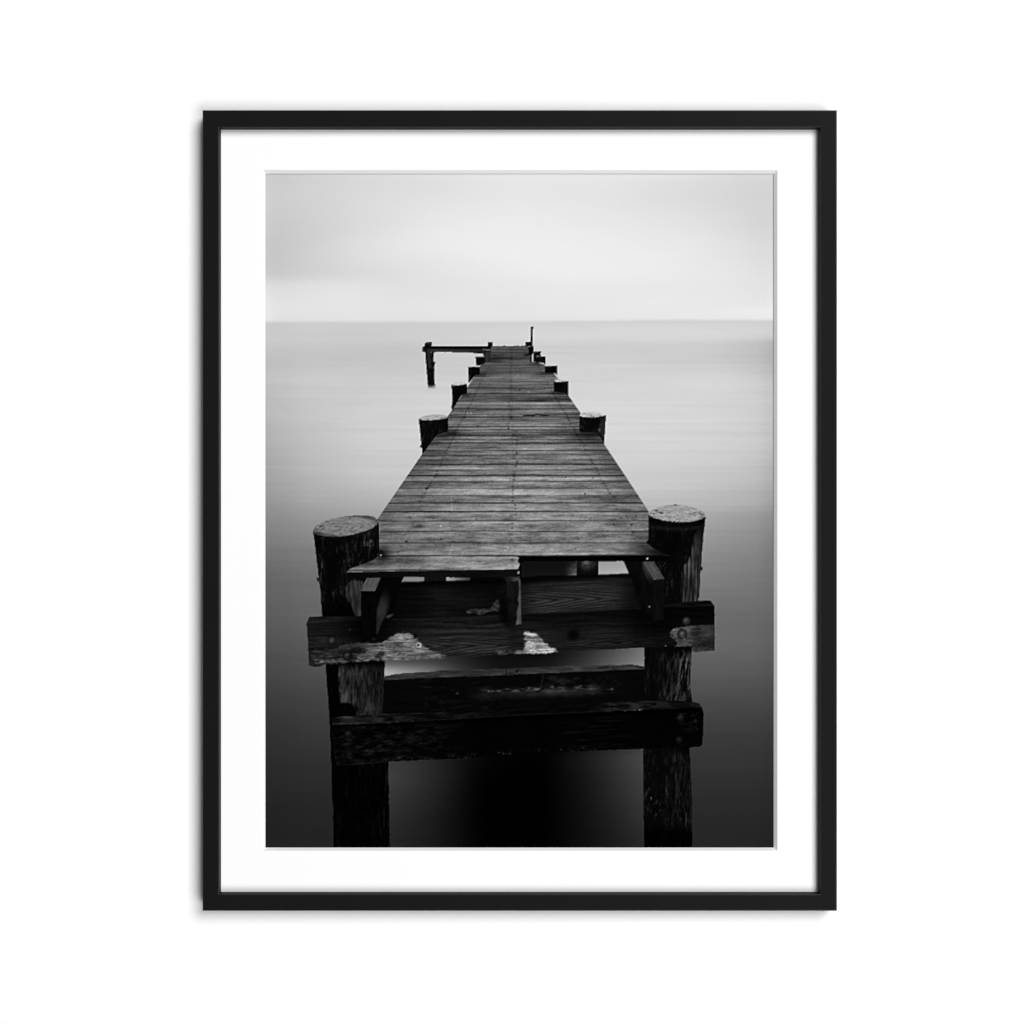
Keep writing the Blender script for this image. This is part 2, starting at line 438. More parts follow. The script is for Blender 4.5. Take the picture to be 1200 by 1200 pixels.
P.add(low_face, low_shade, LOW, rough=.7, rs=3, seed=17)
P.add([(386.7, 841.5), (400, 840), (450, 836.7), (540, 834), (640, 828.5), (700, 824), (720, 822.8), (753, 821.7), (790, 821), (810, 821.7), (819, 824.5), (822.5, 829), (786.7, 830.5), (753, 831.7), (700, 834), (616.7, 837.5), (566.7, 840), (540, 842), (456.7, 846.7), (390, 849.3)],
      lambda a, b, T: np.clip(3 + np.interp(a, [387, 395, 440, 460, 530, 580, 640, 700, 716, 745, 760, 800, 822], [14, 30, 32, 16, 14, 6, 4, 5, 26, 24, 20, 12, 16]) * (.2 + 1.5 * sstep(.3, .8, fbm(a / 12, b / 2, 127, 4, .6))), 0, 255), LOW, rough=.4)
P.add([(398, 844), (410, 841.5), (430, 841), (446, 842), (444, 845.5), (420, 846.5), (400, 848)], 33, rough=1.0, rs=4, soft=.6, alpha=.55)
P.stroke([(390, 849.2), (456.7, 846.6), (540, 842), (616.7, 837.6), (700, 834)], .9, 36, .55, .35)
P.stroke([(394.5, 896.5), (392, 880), (390.5, 860)], .8, 22, .6, .3)
P.stroke([(394.5, 896.5), (430, 894.8), (455, 892.5)], .9, 34, .55, .4)
P.add([(770, 823), (778, 824), (788, 827.5), (780, 829), (768, 827)], 40, soft=.6, alpha=.6, rough=.8)
P.add([(808, 824), (821, 826), (822, 830), (812, 829)], 32, soft=.6, alpha=.5, rough=1)
def bolt(cx, cy, r, tone, ident_label, hi=None, washer=True):
    """square-shanked bolt head over a round washer"""
    if washer:
        P.spot(cx, cy, r + .9, r + .9, 3, .85, .8)
        P.spot(cx, cy, r, r, tone * .55, .9, .8)
    P.spot(cx - .2, cy - .3, r * .58, r * .58, tone, .9, .7)
    P.spot(cx + .3, cy + .5, r * .3, r * .3, tone * .35, .8, .5)
    P.spot(cx - .3, cy + (-.6 if hi is None else hi), r * .26, r * .2, tone * 1.5, .8, .4)


bolt(797.5, 841, 4.2, 34, 0); bolt(796, 867, 4.2, 26, 0); bolt(408, 860, 4.6, 30, 0); bolt(402, 886, 3.6, 15, 0); P.spot(815, 845, 2, 2, 40, .5, .8)
for i in range(40):
    P.spot(790 + rng.rand() * 28, 835 + rng.rand() * 24, .5 + rng.rand() * 2, .6, 30 + rng.rand() * 25, .3, .6)

# ---- front upper crossbeam --------------------------------------------------
FRONT = kind('pictured_beam', 'upper front crossbeam of pale-scarred planking, bolted across both pilings')
front = [(359, 731), (423, 728), (460, 726), (540, 723.7), (587, 721), (611, 719), (660, 717), (700, 716), (753, 712.5), (778, 711.5), (837.5, 710.3), (837.3, 740), (837.5, 762.3), (813, 764), (811, 758.3), (790, 757.3), (755, 759), (701.7, 761.7),
         (660, 763), (653, 764), (616.7, 765.2), (550, 769.7), (500, 771), (452, 773.8), (410, 776.5), (381, 778), (375, 781), (368, 781.3), (362, 780), (361, 755)]
def front_bright(a, b):
    v = np.interp(a, [359, 385, 410, 425, 445, 470, 500, 540, 590, 600, 620, 660, 700, 730, 745, 770, 790, 837], [20, 24, 15, 6, 6, 16, 26, 31, 26, 17, 25, 19, 21, 16, 8, 5, 7, 9])
    return v * (.66 + .56 * sstep(718, 748, b))


def front_shade(a, b, T):
    v = flat_grain(24, 30, 48, 2.0, 131, -.03, front_bright)(a, b, T)
    for (cx, cy, w0, dirn, k) in ((560, 757, 62, 1, 1.0), (505, 757, 50, 1, .8), (770, 752, 40, 1, .45), (722, 754, 80, -1, .5)):
        yy = b - (cy - .035 * (a - cx))
        # nested arches of flat-sawn grain opening one way
        v = cathedral(v, a, b, (a - cx) * dirn, yy, w0, k, 133 + int(cx))
    # knot
    r = np.hypot((a - 672) / 9, (b - 744) / 8)
    v = v * (1 - .75 * np.exp(-(r * 1.1) ** 4)) + 8 * np.exp(-((r - .75) / .18) ** 2) * fbm(a / 2, b / 2, 135, 2)
    v *= 1 - .6 * np.exp(-((a - 425) / 22) ** 2) * sstep(756, 742, b)
    return np.clip(v, 0, 255)


P.add(front, front_shade, FRONT, rough=.5, rs=5, seed=23)
# top faces of its two ends, and the shaded joint line
P.add([(362.5, 722.8), (378, 722.2), (425, 721.8), (424, 728), (359, 731.3)], lambda a, b, T: np.clip(40 * fbm(a / 18, b / 1.8, 137, 3) * np.interp(a, [360, 395, 424], [1.1, .8, .1]) + 3, 0, 255), FRONT, rough=.3)
P.add([(779, 709), (800, 705.5), (818, 704), (832.5, 703.5), (837.5, 710.3), (778.5, 712)], lambda a, b, T: np.clip(30 * fbm(a / 18, b / 1.8, 138, 3) * np.interp(a, [779, 800, 837], [.6, .8, 1]) + 1, 0, 255), FRONT, rough=.3)
P.stroke([(359, 731.4), (424, 728.4)], .9, 6, .8, .3)
P.stroke([(460, 726), (540, 723.8), (587, 721.2)], .8, 40, .5, .3)
P.stroke([(613, 719), (660, 717.2), (753, 712.7)], .8, 40, .5, .3)
P.add([(613, 721), (700, 717), (760, 713.5), (760, 719), (613, 727)], 6, soft=2, alpha=.5)
P.stroke([(520, 730), (535, 729), (548, 730)], 1.8, 5, .7, .6)
# pale scars
def scar(base, seed):
    def f(a, b, T):
        s_ = fbm(a / 11, (b + .03 * a) / 1.5, seed, 4, .65)
        c_ = fbm(a / 1.6, b / 1.1, seed + 3, 2)
        k_ = sstep(.70, .80, fbm(a / 7, (b + .03 * a) / .9, seed + 6, 3))
        g_ = fbm(a / 5, (b + .03 * a) / .8, seed + 8, 3, .7)
        m_ = fbm(a / 16, b / 7, seed + 9, 3)
        return np.clip(base * (.05 + .62 * s_ + .6 * g_ + .85 * (m_ - .28)) + 44 * (c_ - .5) - 55 * k_, 10, 225)
    return f


P.add([(391, 761), (398, 757.5), (408, 754.8), (420, 753.5), (434, 754), (447, 753.3), (452, 750), (457, 747.2), (462, 743.8), (468, 741.8), (476, 742.6), (482, 742.8), (486, 745), (489, 750), (493, 755), (498, 759), (507, 762.5), (516, 766), (524, 770),
       (500, 771), (470, 772.8), (440, 773.5), (425, 772), (412, 769.5), (414, 766), (424, 765.5), (432, 762), (418, 758), (404, 759.5), (395, 762.5)],
      scar(132, 141), rough=3.0, rs=4, stretch=.4, soft=.6, alpha=lambda a, b: np.interp(a, [391, 420, 450, 480, 524], [.6, .8, 1, 1, .95]) * (np.interp(a, [400, 450, 480, 510], [.3, .6, .65, .45]) + .35 * sstep(.34, .5, fbm(a / 8, (b + .04 * a) / 1.1, 145, 4, .65))))
P.add([(440, 768), (446, 762.5), (452, 764), (446, 772), (436, 773)], 24, rough=1.5, rs=4, soft=.8, alpha=.75)
P.add([(420, 756), (434, 755.5), (440, 758), (430, 760), (418, 759)], 40, rough=1.5, rs=4, soft=.8, alpha=.6)
for i in range(150):
    a = 366 + rng.rand() * 75; b = 760 + rng.rand() * 19 - (a - 366) * .03
    P.spot(a, b, .7 + rng.rand() * 3.2, .5 + rng.rand() * .5, 60 + rng.rand() * 70, .1 + .42 * rng.rand() * (b - 752) / 25, .5)
for i in range(90):
    a = 370 + rng.rand() * 150; b = 776.5 - (a - 381) * .036 - abs(rng.randn()) * 1.6
    P.spot(a, b, .8 + rng.rand() * 2.8, .5, 90 + rng.rand() * 70, .5, .4)
P.add([(614, 740), (619, 739.5), (624, 742), (629, 743), (633, 747), (637, 749.5), (636, 753), (642, 756), (646, 759.5), (651, 761), (654, 764.2), (634, 765), (613, 766), (603, 766.3), (606, 764), (613, 763.5), (613, 760), (616, 757), (614, 754), (617, 751), (614, 748), (616, 745), (613.5, 743)],
      scar(196, 151), rough=2.4, rs=3, stretch=.35, soft=.5, alpha=lambda a, b: .5 + .5 * sstep(.33, .5, fbm(a / 10, (b - .12 * a) / 1.1, 155, 4, .65)))
for i in range(30):
    a = 581 + rng.rand() * 35; P.spot(a, 767.2 - (a - 580) * .05 - rng.rand() * 4, .8 + rng.rand() * 2.5, .5, 110, .5, .4)
P.stroke([(581, 762), (588, 764), (592, 767)], 1.2, 90, .7, .4)
P.add([(785, 741), (789, 737), (796, 735.5), (803, 734), (810, 732.8), (824, 732.5), (837.3, 731.5), (837.5, 762.3), (813, 764), (811, 758.3), (800, 758), (790, 757.3), (794, 754), (791, 750), (786, 746.5)],
      lambda a, b, T: np.clip(scar(100, 161)(a, b, T) * np.interp(a, [785, 805, 815, 838], [1.0, .85, .55, .45]), 0, 255), rough=1.0, rs=3, soft=.35)
P.stroke([(800, 733), (837, 731.6)], .9, 5, .7, .3)
P.stroke([(792, 758), (811, 758.6)], 1.6, 3, .8, .4)
P.add([(808, 740), (812, 738), (811, 746), (806, 750)], 45, soft=.8, alpha=.5); P.add([(794, 747), (798, 746), (800, 753), (795, 752)], 30, soft=.8, alpha=.5)
bolt(389, 750.5, 4.6, 60, 0, .6); bolt(407, 768.5, 4.8, 52, 0); P.spot(413.5, 770, 5, 3.4, 10, .6, 1.4); bolt(804.3, 727.6, 4.8, 62, 0); bolt(799.6, 743, 5.0, 76, 0)
P.stroke([(799, 744), (803, 750)], 1.6, 92, .7, .4); P.stroke([(800.5, 743.5), (805, 749.5)], .9, 12, .7, .3)
P.stroke([(800, 761), (803, 768)], 1.0, 90, .5, .4); P.spot(808, 769, 2, 4, 48, .6, 1)
P.spot(491, 756, 3.1, 3.1, 205, .8, .8); P.spot(490.3, 756, 1.6, 1.6, 5, .95, .5); P.spot(491, 755.3, .5, .5, 180, .7, .3)
P.spot(486.5, 745.5, 2.2, 3, 6, .85, .7); P.spot(788, 744.5, 1.0, 1.0, 8, .8, .4); P.spot(780, 756.8, .9, .9, 120, .7, .4); P.spot(438, 749, 2, 1.6, 34, .7, .8)
P.stroke([(405, 731), (411, 738)], .8, 40, .35, .4); P.spot(410, 738, 1.0, .9, 60, .6, .5)
for i in range(12):
    P.stroke([(456 + rng.rand() * 20, 752 + rng.rand() * 6)] * 1 + [(468 + rng.rand() * 8, 752.5 + rng.rand() * 6)], .6, 30, .5, .2)

# ---- joists -----------------------------------------------------------------
JL = kind('pictured_joist', 'left joist end below the front planks')
P.add([(446, 676), (466, 676), (470, 684), (461, 722), (455, 727), (442, 745), (436, 746), (440, 690)], 4, JL)
P.add([(450, 688), (457, 690), (458, 700), (455, 716), (448, 728), (442, 744), (440.5, 742), (441.5, 715)], lambda a, b, T: 4 + 50 * (.35 + .7 * fbm(a / 5, b / 10, 171, 3)) * sstep(462, 449, a) * sstep(686, 712, b), JL, soft=.9)
P.add([(452, 722.5), (456, 720), (461.5, 719.6), (458, 723), (454, 725)], 62, soft=.5, alpha=.85)
P.add([(422.7, 692), (439.3, 692.5), (441, 715), (441, 742), (432, 747), (423.5, 744)], lambda a, b, T: 2 + 5 * fbm(a / 3, b / 9, 172, 2), JL)
P.add([(430, 676.5), (446.3, 676.5), (439.3, 692.6), (423, 692.2)], lambda a, b, T: np.clip(50 + 55 * fbm((a + .45 * b) / 1.3, (b - .1 * a) / 9, 173, 3), 0, 255), JL, rough=.3)
JC = kind('pictured_joist', 'slim middle joist end with a pale right edge')
P.add([(588, 676), (608.5, 676), (610, 690), (611, 731.5), (604, 732.2), (597, 731.5), (594.5, 700), (593.5, 682)], lambda a, b, T: 5 + 22 * fbm(a / 4, b / 8, 175, 3), JC, rough=.3)
P.add([(593.5, 676), (608.4, 675), (608.2, 680.5), (594, 681.5)], lambda a, b, T: 60 * fbm(a / 3, b / 2, 176, 3) + 24 * sstep(594, 604, a), JC, soft=.3)
P.add([(607.6, 678), (609.6, 678), (610.3, 700), (611, 731.5), (604.5, 732), (606, 724), (605.5, 717), (608, 708), (607, 702), (608.4, 692)], lambda a, b, T: 46 + 60 * fbm(a / 3, b / 5, 177, 3), rough=.6, rs=2, soft=.4)
P.add([(585, 700), (594, 700), (597, 736), (586, 728)], 2, soft=2, alpha=.8)
JR = kind('pictured_joist', 'right joist end below the front planks')
P.add([(731, 656), (757, 656), (770, 690), (764, 724), (750, 716), (742, 684)], lambda a, b, T: 4 + 8 * fbm(a / 3, b / 9, 178, 2), JR)
P.add([(752.5, 657.5), (756, 660), (766.5, 679.5), (764.5, 690), (758, 678), (753, 666)], lambda a, b, T: np.clip(58 * sstep(692, 668, b) * (.4 + .8 * fbm((a - .5 * b) / 2, b / 8, 179, 3)), 0, 255), JR, soft=.5)
P.add([(766, 679), (778.7, 678.6), (778.3, 700), (777.5, 726), (766, 728), (764, 706)], lambda a, b, T: 5 + 13 * fbm(a / 3, b / 9, 180, 3), JR)
P.add([(753.5, 657.8), (766, 657.8), (778.9, 678.6), (766.3, 679.4)], lambda a, b, T: np.clip(36 + 66 * fbm((a - .6 * b) / 1.5, (b + .1 * a) / 12, 181, 3), 0, 255), JR, rough=.3)
P.spot(761, 711, .9, .9, 170, .8, .4)
for i in range(14):
    P.spot(771 + rng.rand() * 9, 658 + rng.rand() * 10, .7, .7, 60, .5, .4)

# ---- deck -------------------------------------------------------------------
DECK = kind('pictured_deck', 'long plank deck narrowing to the far end')
LIP = kind('pictured_deck_edge', 'dark sawn front edge of the deck planks')
K0, KS = .003623, .000208
deck_base = lambda a, b: grid_tone(a, b, [400, 450, 500, 550, 600, 650, 700, 740, 790],
     [400, 425, 445, 470, 490, 510, 530, 560, 590, 620, 650, 670],
     [[70, 70, 70, 72, 82, 78, 66, 60, 60],
      [84, 84, 84, 84, 88, 88, 74, 60, 60],
      [95, 95, 92, 96, 100, 100, 88, 70, 60],
      [95, 95, 95, 98, 102, 100, 84, 70, 60],
      [100, 100, 98, 106, 110, 108, 88, 72, 60],
      [90, 90, 88, 108, 116, 114, 88, 72, 60],
      [90, 90, 92, 114, 122, 122, 100, 76, 70],
      [88, 88, 100, 122, 128, 128, 112, 84, 76],
      [96, 96, 112, 126, 132, 132, 124, 104, 90],
      [104, 106, 116, 128, 134, 132, 126, 112, 100],
      [110, 116, 122, 134, 142, 140, 132, 110, 82],
      [112, 120, 128, 140, 146, 144, 130, 100, 70]])


def deck_shade(a, b, T):
    yv = b - 375.2 + .002 * (a - 600)
    s_ = 1 / np.maximum(yv, 6)
    wobble = 0.16 * (vn(a / 70 + 3, s_ * 4000, 201) - .5)
    k = (s_ - K0) / KS
    kk = k + wobble * .5
    nearest = np.round(kk)
    kp = np.floor(kk)
    f = kk - kp                                    # 0 at the near edge of a plank
    pxk = KS * np.maximum(yv, 6) ** 2              # plank height on the paper
    u = (a - 600) / np.maximum(yv, 6)              # position along the plank
    base = deck_base(a, b)
    rnd = n1(kp.astype(int), 203) - .5
    seedsh = n1(kp.astype(int), 204) * 97
    far = np.clip(pxk / 3.0, 0, 1)
    v = base * (1 + .27 * rnd * (.45 + .55 * far))
    # grain
    g1 = fbm(u * 9 + seedsh, kk * 4.2, 205, 4, .6) - .5
    g2 = fbm(u * 34 + seedsh, kk * 11, 206, 3, .6) - .5
    gs = fbm(u * 3.2 + seedsh, kk * 1.7 + seedsh, 207, 3) - .5
    g3 = fbm(u * 16 + seedsh, kk * 9 + seedsh, 218, 4, .75) - .5
    v += base * (.42 * g1 * (.4 + .6 * far) + .30 * g2 * far + .50 * gs + .42 * g3 * far)
    # streaks of the far boards
    st_ = fbm(a / 55, b / 1.25, 208, 3, .7) - .5
    st2 = fbm(a / 90, b / 4.5, 209, 2, .6) - .5
    v += base * (1 - .55 * sstep(2.5, 9, pxk)) * (.70 * st_ + .34 * st2)
    nearf = sstep(150, 235, yv)
    v += base * .30 * sstep(120, 230, yv) * (fbm(a / 11 + seedsh, b / 5, 226, 4, .7) - .5)
    # worn, paler front edge of many planks and dark joints
    worn = n1(kp.astype(int), 210)
    dpx = f * pxk
    v += base * .30 * (1 - .7 * nearf) * worn * np.exp(-((dpx - 1.9) / 1.2) ** 2) * far * sstep(.3, .65, fbm(u * 5 + seedsh, kk * .5, 211, 3))
    d = np.abs(kk - nearest) * pxk
    jn = n1(nearest.astype(int), 212); jl = fbm(u * 4 + nearest * 3.7, nearest * 1.3, 213, 2)
    depth = np.maximum(.16 + .74 * jn ** 1.3, .46 * nearf) * (.35 + 1.1 * jl + .3 * nearf)
    wd = .40 + .026 * np.sqrt(np.maximum(yv, 0)) * (.6 + .6 * jn)
    A = np.clip(depth, 0, 1) * np.exp(-(d / wd) ** 2) * np.clip(pxk / 3.4, .2, 1)
    v = v * (1 - .86 * A)
    # paper-fine texture and little dark checks along the grain
    c = vn(a * 1.3, b * 1.6, 214) - .5
    v += base * .20 * c + base * .14 * (vn(a * 2.1, b * 2.1, 217) - .5)
    ck = fbm(u * 46 + seedsh * 2, kk * 16, 215, 3)
    v -= base * .42 * sstep(.66, .86, ck) * far * sstep(.42, .7, fbm(u * 6 + seedsh, kk * 1.1, 219, 3))
    # measured light and dark bands
    for (yb, wb, amt) in ((472.6, 1.0, .62), (468.5, 2.4, -.26), (463, 2.2, -.10), (461.3, .9, -.3), (500.0, .9, -.5), (493.5, .9, .35), (497.2, .8, .3), (509.6, .8, -.55), (514.2, 1.4, .32), (523, 1.2, .32), (546, 1.5, -.15), (561.3, 1.5, .34),
                          (448.4, .8, .3), (443.5, .7, .2), (431.2, .8, -.3), (420, 1.5, -.28), (412, 1.6, -.15), (437, 1.5, -.12), (479, 1, -.25), (483, 1, .2), (489.5, .8, -.25)):
        pat = .25 + 1.1 * fbm(a / 34, b * 0 + yb, 216, 3)
        v += base * amt * pat * np.exp(-((b - yb + .002 * (a - 600)) / wb) ** 2)
    # nails
    for (uc, sd, amp) in ((.006, 1, .62), (-.50, 2, .45), (.565, 3, .5)):
        uo = uc + .03 * (n1(kp.astype(int), 220 + sd) - .5) + np.where(b < 503, -.03, 0.0) * (1 if sd == 1 else 0) + (np.where((b > 505) & (b < 549), .022, 0) if sd == 1 else 0)
        for ff in (.28, .72):
            dd = np.hypot((u - uo) * np.maximum(yv, 6) / 1.35, (f - ff) * pxk / .75)
            v -= base * amp * np.exp(-dd ** 2) * np.clip(pxk / 6, .12, 1) * (.25 + .95 * n1((kp * 3 + sd + round(ff * 10)).astype(int), 223))
        v -= base * .075 * np.exp(-((u - uc - (u - uc) * 0) * np.maximum(yv, 6) / .9) ** 2) * sstep(435, 480, b) * sstep(615, 570, b)
    v = base + (v - base) * 1.06
    return np.clip(v * 1.0, 8, 225)


deck_poly = [(572, 405.3), (619, 405.3), (622.6, 423.5), (626, 424), (637.5, 427), (640, 431), (648, 436.3), (654, 443.5), (658, 452), (670, 469), (679, 482), (690, 500), (700.5, 506.5), (708, 520.5), (727.5, 549.5), (760, 599), (760, 637.5), (764, 641.5), (770, 645), (777, 648.6), (785.5, 651.4), (605, 651.3), (608, 654), (606.5, 658), (609, 661), (607, 667), (540, 668.4), (470, 669), (406, 670.8), (408.5, 667.5), (417, 664), (428, 660), (437, 656.5), (442, 652.5), (444.5, 646), (445, 612), (441.8, 609), (495.5, 531), (549, 452), (556.5, 440), (564, 427), (567, 424.2), (572, 424)]
P.add([(405.5, 670), (470, 668.5), (608, 666.5), (608.5, 675.5), (594, 676.2), (540, 677), (470, 676), (440, 677), (406.5, 678.3)], lambda a, b, T: 4 + 17 * fbm(a / 14, b / 2, 231, 3) * sstep(667, 671, b) * np.interp(a, [406, 430, 540, 608], [.3, .6, 1, 1]), LIP, rough=.4)
P.add([(603, 650.5), (785.5, 651), (779, 658), (700, 657.8), (609, 657.6)], 3, LIP, rough=.3)
P.add([(609, 652), (613, 654), (611, 657.5), (614, 658.5), (609.5, 661), (611, 664), (607, 667), (607, 652)], 6, LIP, rough=.6)
P.add(deck_poly, deck_shade, DECK, rough=.15, rs=3, seed=31)
# shading at the feet of the pilings and a few accidents on the boards
def smear(cx, cy, rx, ry, amt):
    sl = P.box(cx - 3 * rx, cy - 3 * ry, cx + 3 * rx, cy + 3 * ry)
    A = amt * np.exp(-(((P.X[sl] - cx) / rx) ** 2 + ((P.Y[sl] - cy) / ry) ** 2)) * (P.I[sl] == DECK)
    P.T[sl] *= 1 - A


for a in ((448, 650, 9, 10, .75), (430, 661, 22, 3.5, .35), (768, 646, 14, 6, .7), (752, 640, 14, 10, .35), (776, 649, 10, 3, .6), (528, 507, 10, 4, .6), (516, 512, 12, 3, .4), (692, 509, 22, 4, .65), (690, 515, 20, 5, .3), (545, 463, 7, 2, .5), (655, 461, 12, 2.4, .55),
          (562, 439, 8, 2, .5), (643, 437.5, 12, 2, .5), (580, 423, 9, 3, .35), (582, 417, 9, 2.2, .35), (632, 426, 10, 1.8, .5), (617.5, 416, 3.5, 1.5, .8), (590, 420, 16, 1.8, .3), (600, 409, 14, 3, .12),
          (505, 606, 12, 2.0, .3), (490, 617.5, 9, 2.4, .45), (492, 616, 4, 1.5, .4), (722, 614, 18, 5, .3), (480, 657, 16, 3, .3), (503, 600, 6, 1.3, .3), (595, 608, 7, 2, .35)):
    smear(*a)
P.stroke([(613, 487.4), (617, 486.6), (625, 487.2), (629, 485.6), (637, 486.8), (643, 487)], 1.3, 14, .95, .3)
P.stroke([(620, 486.5), (634, 485.4)], .9, 22, .75, .3)
for x, y, r, t in ((500, 572.3, 2.2, 14), (595.8, 502.2, 1.3, 12), (609, 457.5, 1.0, 15), (638, 454.5, .9, 18), (663, 559.5, 1.1, 25), (685.5, 578.5, 1.2, 20), (533, 533, .9, 25), (560, 499.5, 1.6, 22), (476, 634.6, 2, 25), (517, 631.5, 1.5, 35), (745, 605, 1.3, 22), (734, 604, 1.2, 30), (719, 614.5, 1.4, 20), (740, 615, 1.6, 22), (742, 623.5, 2.2, 25),
                (560, 480.3, .8, 30), (579, 461, .8, 30), (609, 433.5, .7, 25), (568, 461, .8, 30), (695, 560, 1, 30), (558, 608, 1.2, 35), (480, 606, 1.5, 40), (598, 605.5, 1.2, 50), (600, 606.3, 1.3, 60), (674, 643.5, 1, 40)):
    P.spot(x, y, r, r * .6, t, .8, .5)
for pts, al in (([(529, 580), (530, 600)], .28), ([(527, 650), (531, 637)], .4), ([(570, 624), (580, 600)], .16), ([(584, 592), (585, 585)], .15)):
    P.stroke(pts, 1.2, 205, al, .5)
for x, y, r, t in ((516.5, 616.5, 1.2, 215), (548, 484, .8, 200), (552, 484, .8, 200), (544, 483.6, .6, 190), (619, 459.3, .9, 190), (595, 642, 1.2, 200), (592, 645, 1.0, 190), (601, 641.5, .8, 190), (617, 619, .8, 180)):
    P.spot(x, y, r, r * .8, t, .75, .4)
# bright tear at the broken plank, iron bracket at the left piling
P.spot(607.6, 671, 1.1, 1.6, 180, .85, .5)
P.add([(443.5, 646), (446, 644), (449, 645), (449, 650), (446, 653), (443.5, 653)], 10, soft=.5, alpha=.85); P.spot(446.3, 650.6, 1.0, .9, 190, .85, .4); P.stroke([(443, 653.5), (442.6, 648)], .7, 70, .6, .3); P.stroke([(441, 654), (448, 652.5)], .7, 80, .6, .3)
P.spot(758.6, 654.6, 1.1, .9, 235, .9, .4)
P.add([(758.5, 634), (760.5, 632), (760.5, 639), (757, 636.5)], 8, soft=.3)
P.stroke([(406, 670.3), (440, 669.5), (470, 668.8), (540, 668), (606, 666.6)], .8, 165, .3, .3)

# ---- pilings along the deck --------------------------------------------------
def pile(label, body, top=None, tone=150, seed=1, hl=None, base=7, amp=26):
    i = kind('pictured_pile', label)
    P.add(body, dark_wood(base, amp, .55, 1.3, 9, seed), i, rough=.25, rs=2, seed=seed)
    if hl:
        P.add(hl[0], lambda a, b, T: np.clip(hl[1] * (.4 + 1.1 * fbm(a / 1.2, b / 8, seed + 2, 3)), 0, 255), soft=.5, alpha=.85)
    if top:
        xs_ = [p[0] for p in top]; ys_ = [p[1] for p in top]
        P.add(top, cap(tone, seed + 3, sum(xs_) / len(xs_), sum(ys_) / len(ys_), (max(xs_) - min(xs_)) / 2 + .5, (max(ys_) - min(ys_)) / 2 + .6, .7), i, rough=.3, rs=2)
    return i


def beam_far():
    i = kind('pictured_beam', 'horizontal timber reaching out left at the far end')
    P.add([(495, 406.8), (498, 405.5), (575.5, 405.3), (575.5, 409.5), (565.5, 414.6), (556, 414), (548, 413.1), (523, 412.7), (495, 412.7)],
          lambda a, b, T: np.clip(8 + np.exp(-((b - 410.4 - .008 * (a - 500)) / 1.9) ** 2) * (30 + 26 * fbm(a / 2.5, b / 1.5, 301, 3)) * sstep(408, 409.4, b) * np.interp(a, [495, 520, 560, 576], [1.1, 1, .8, .3]), 0, 255), i, rough=.2)
    return i


# far end first, nearer ones over it
pile('small piling at the far left corner of the deck', [(571.2, 401.2), (577.6, 401), (577.4, 405.8), (571.4, 405.8)], seed=311)
pile('small piling at the far right corner behind the pole', [(615.7, 400.7), (621.8, 400.5), (621.8, 405.6), (615.9, 405.6)], seed=312)
beam_far()
pile('lone leaning piling standing in the water at the far left', [(499.6, 401.0), (506, 400.6), (506.1, 405), (504.2, 406), (504.5, 412.8), (508.3, 413), (508.6, 417), (507.8, 420), (508, 424), (509.8, 424), (509.6, 429), (508.6, 430), (509.4, 433.5), (508.8, 436.5), (509.3, 444), (510, 451.6), (510.2, 456), (501.6, 456), (500.3, 440), (499, 425), (498.2, 412.8), (495.2, 412.6), (495, 406.7), (497.4, 405.5), (497.4, 403)], seed=321, base=10,
     hl=([(501, 409), (504, 409), (505.3, 430), (502.5, 433)], 52))
P.stroke([(499.3, 402.7), (504, 402.6)], .8, 120, .6, .3)
P.stroke([(496, 408), (496.2, 412)], 1.4, 55, .7, .4)
# its foot dissolves in the blurred water
P.add([(499, 449.5), (512.5, 449.5), (513, 459), (499, 459)], lambda a, b, T: 204 + 0 * a, soft=.8, alpha=lambda a, b: sstep(450, 456.5, b))
P.I[P.box(495, 452.5, 515, 462)] = SEA
P.spot(508.5, 452.6, .8, .7, 225, .7, .4)
pile('short grey piling where the left timber meets the deck', [(565.3, 409.2), (575.2, 409.6), (575.1, 424.4), (568, 424.8), (566.3, 418)], seed=331, base=20, hl=([(569.5, 412), (574.6, 412), (574.6, 424), (570, 424.4)], 52))
P.stroke([(565.5, 409.6), (575, 410)], 1.0, 150, .8, .3)
pile('fifth piling back on the left of the deck', [(557, 418), (568, 417.7), (568, 425.8), (562.4, 428.4), (558.2, 428.6)], seed=332)
P.stroke([(557, 417.6), (568, 417.5)], .9, 205, .6, .3)
pile('fourth piling back on the left of the deck', [(548.3, 429.9), (562.2, 429.6), (562.5, 438), (556.6, 439.8), (552, 446), (549.2, 449)], seed=333)
P.stroke([(548.3, 429.6), (555, 429.2), (562.2, 429.4)], 1.0, 215, .7, .3)
pile('third piling back on the left of the deck', [(529, 451), (547.2, 450), (547.7, 461.2), (541, 462.8), (537, 469.5), (530, 481), (529, 478), (530, 468)], [(529, 450.6), (532, 448.8), (538, 448.2), (543, 447.9), (546.8, 449.7), (543, 450.8), (538, 451.5), (531, 451.7)], 196, 334)
pile('second piling back on the left with a pale rough top', [(490.8, 491.3), (525.3, 488.8), (525.2, 505.6), (520, 507), (511.6, 509.8), (502, 523), (495.2, 532.6), (494, 524), (493, 515)],
     [(490.8, 491), (495, 488), (500.5, 486.8), (508, 485.6), (513, 485.4), (520, 486.2), (523.5, 487.2), (525.3, 489.2), (520, 490.8), (511, 492), (503, 492.6), (495, 492.4)], 178, 335)
P.add([(492.4, 521), (494, 522), (493.8, 525), (492.2, 524)], 12, soft=.3)
pile('piling beside the pole on the right at the far end', [(619, 406), (625.5, 406), (625.2, 412), (623.5, 416.5), (619, 416.6), (617.3, 416.2), (619.6, 414.6)], seed=341)
pile('sixth piling back on the right of the deck', [(625, 412), (633.8, 411.7), (633.8, 418), (629, 424), (625, 423.6)], seed=342)
P.stroke([(625.5, 411.5), (633.8, 411.3)], .8, 190, .5, .3)
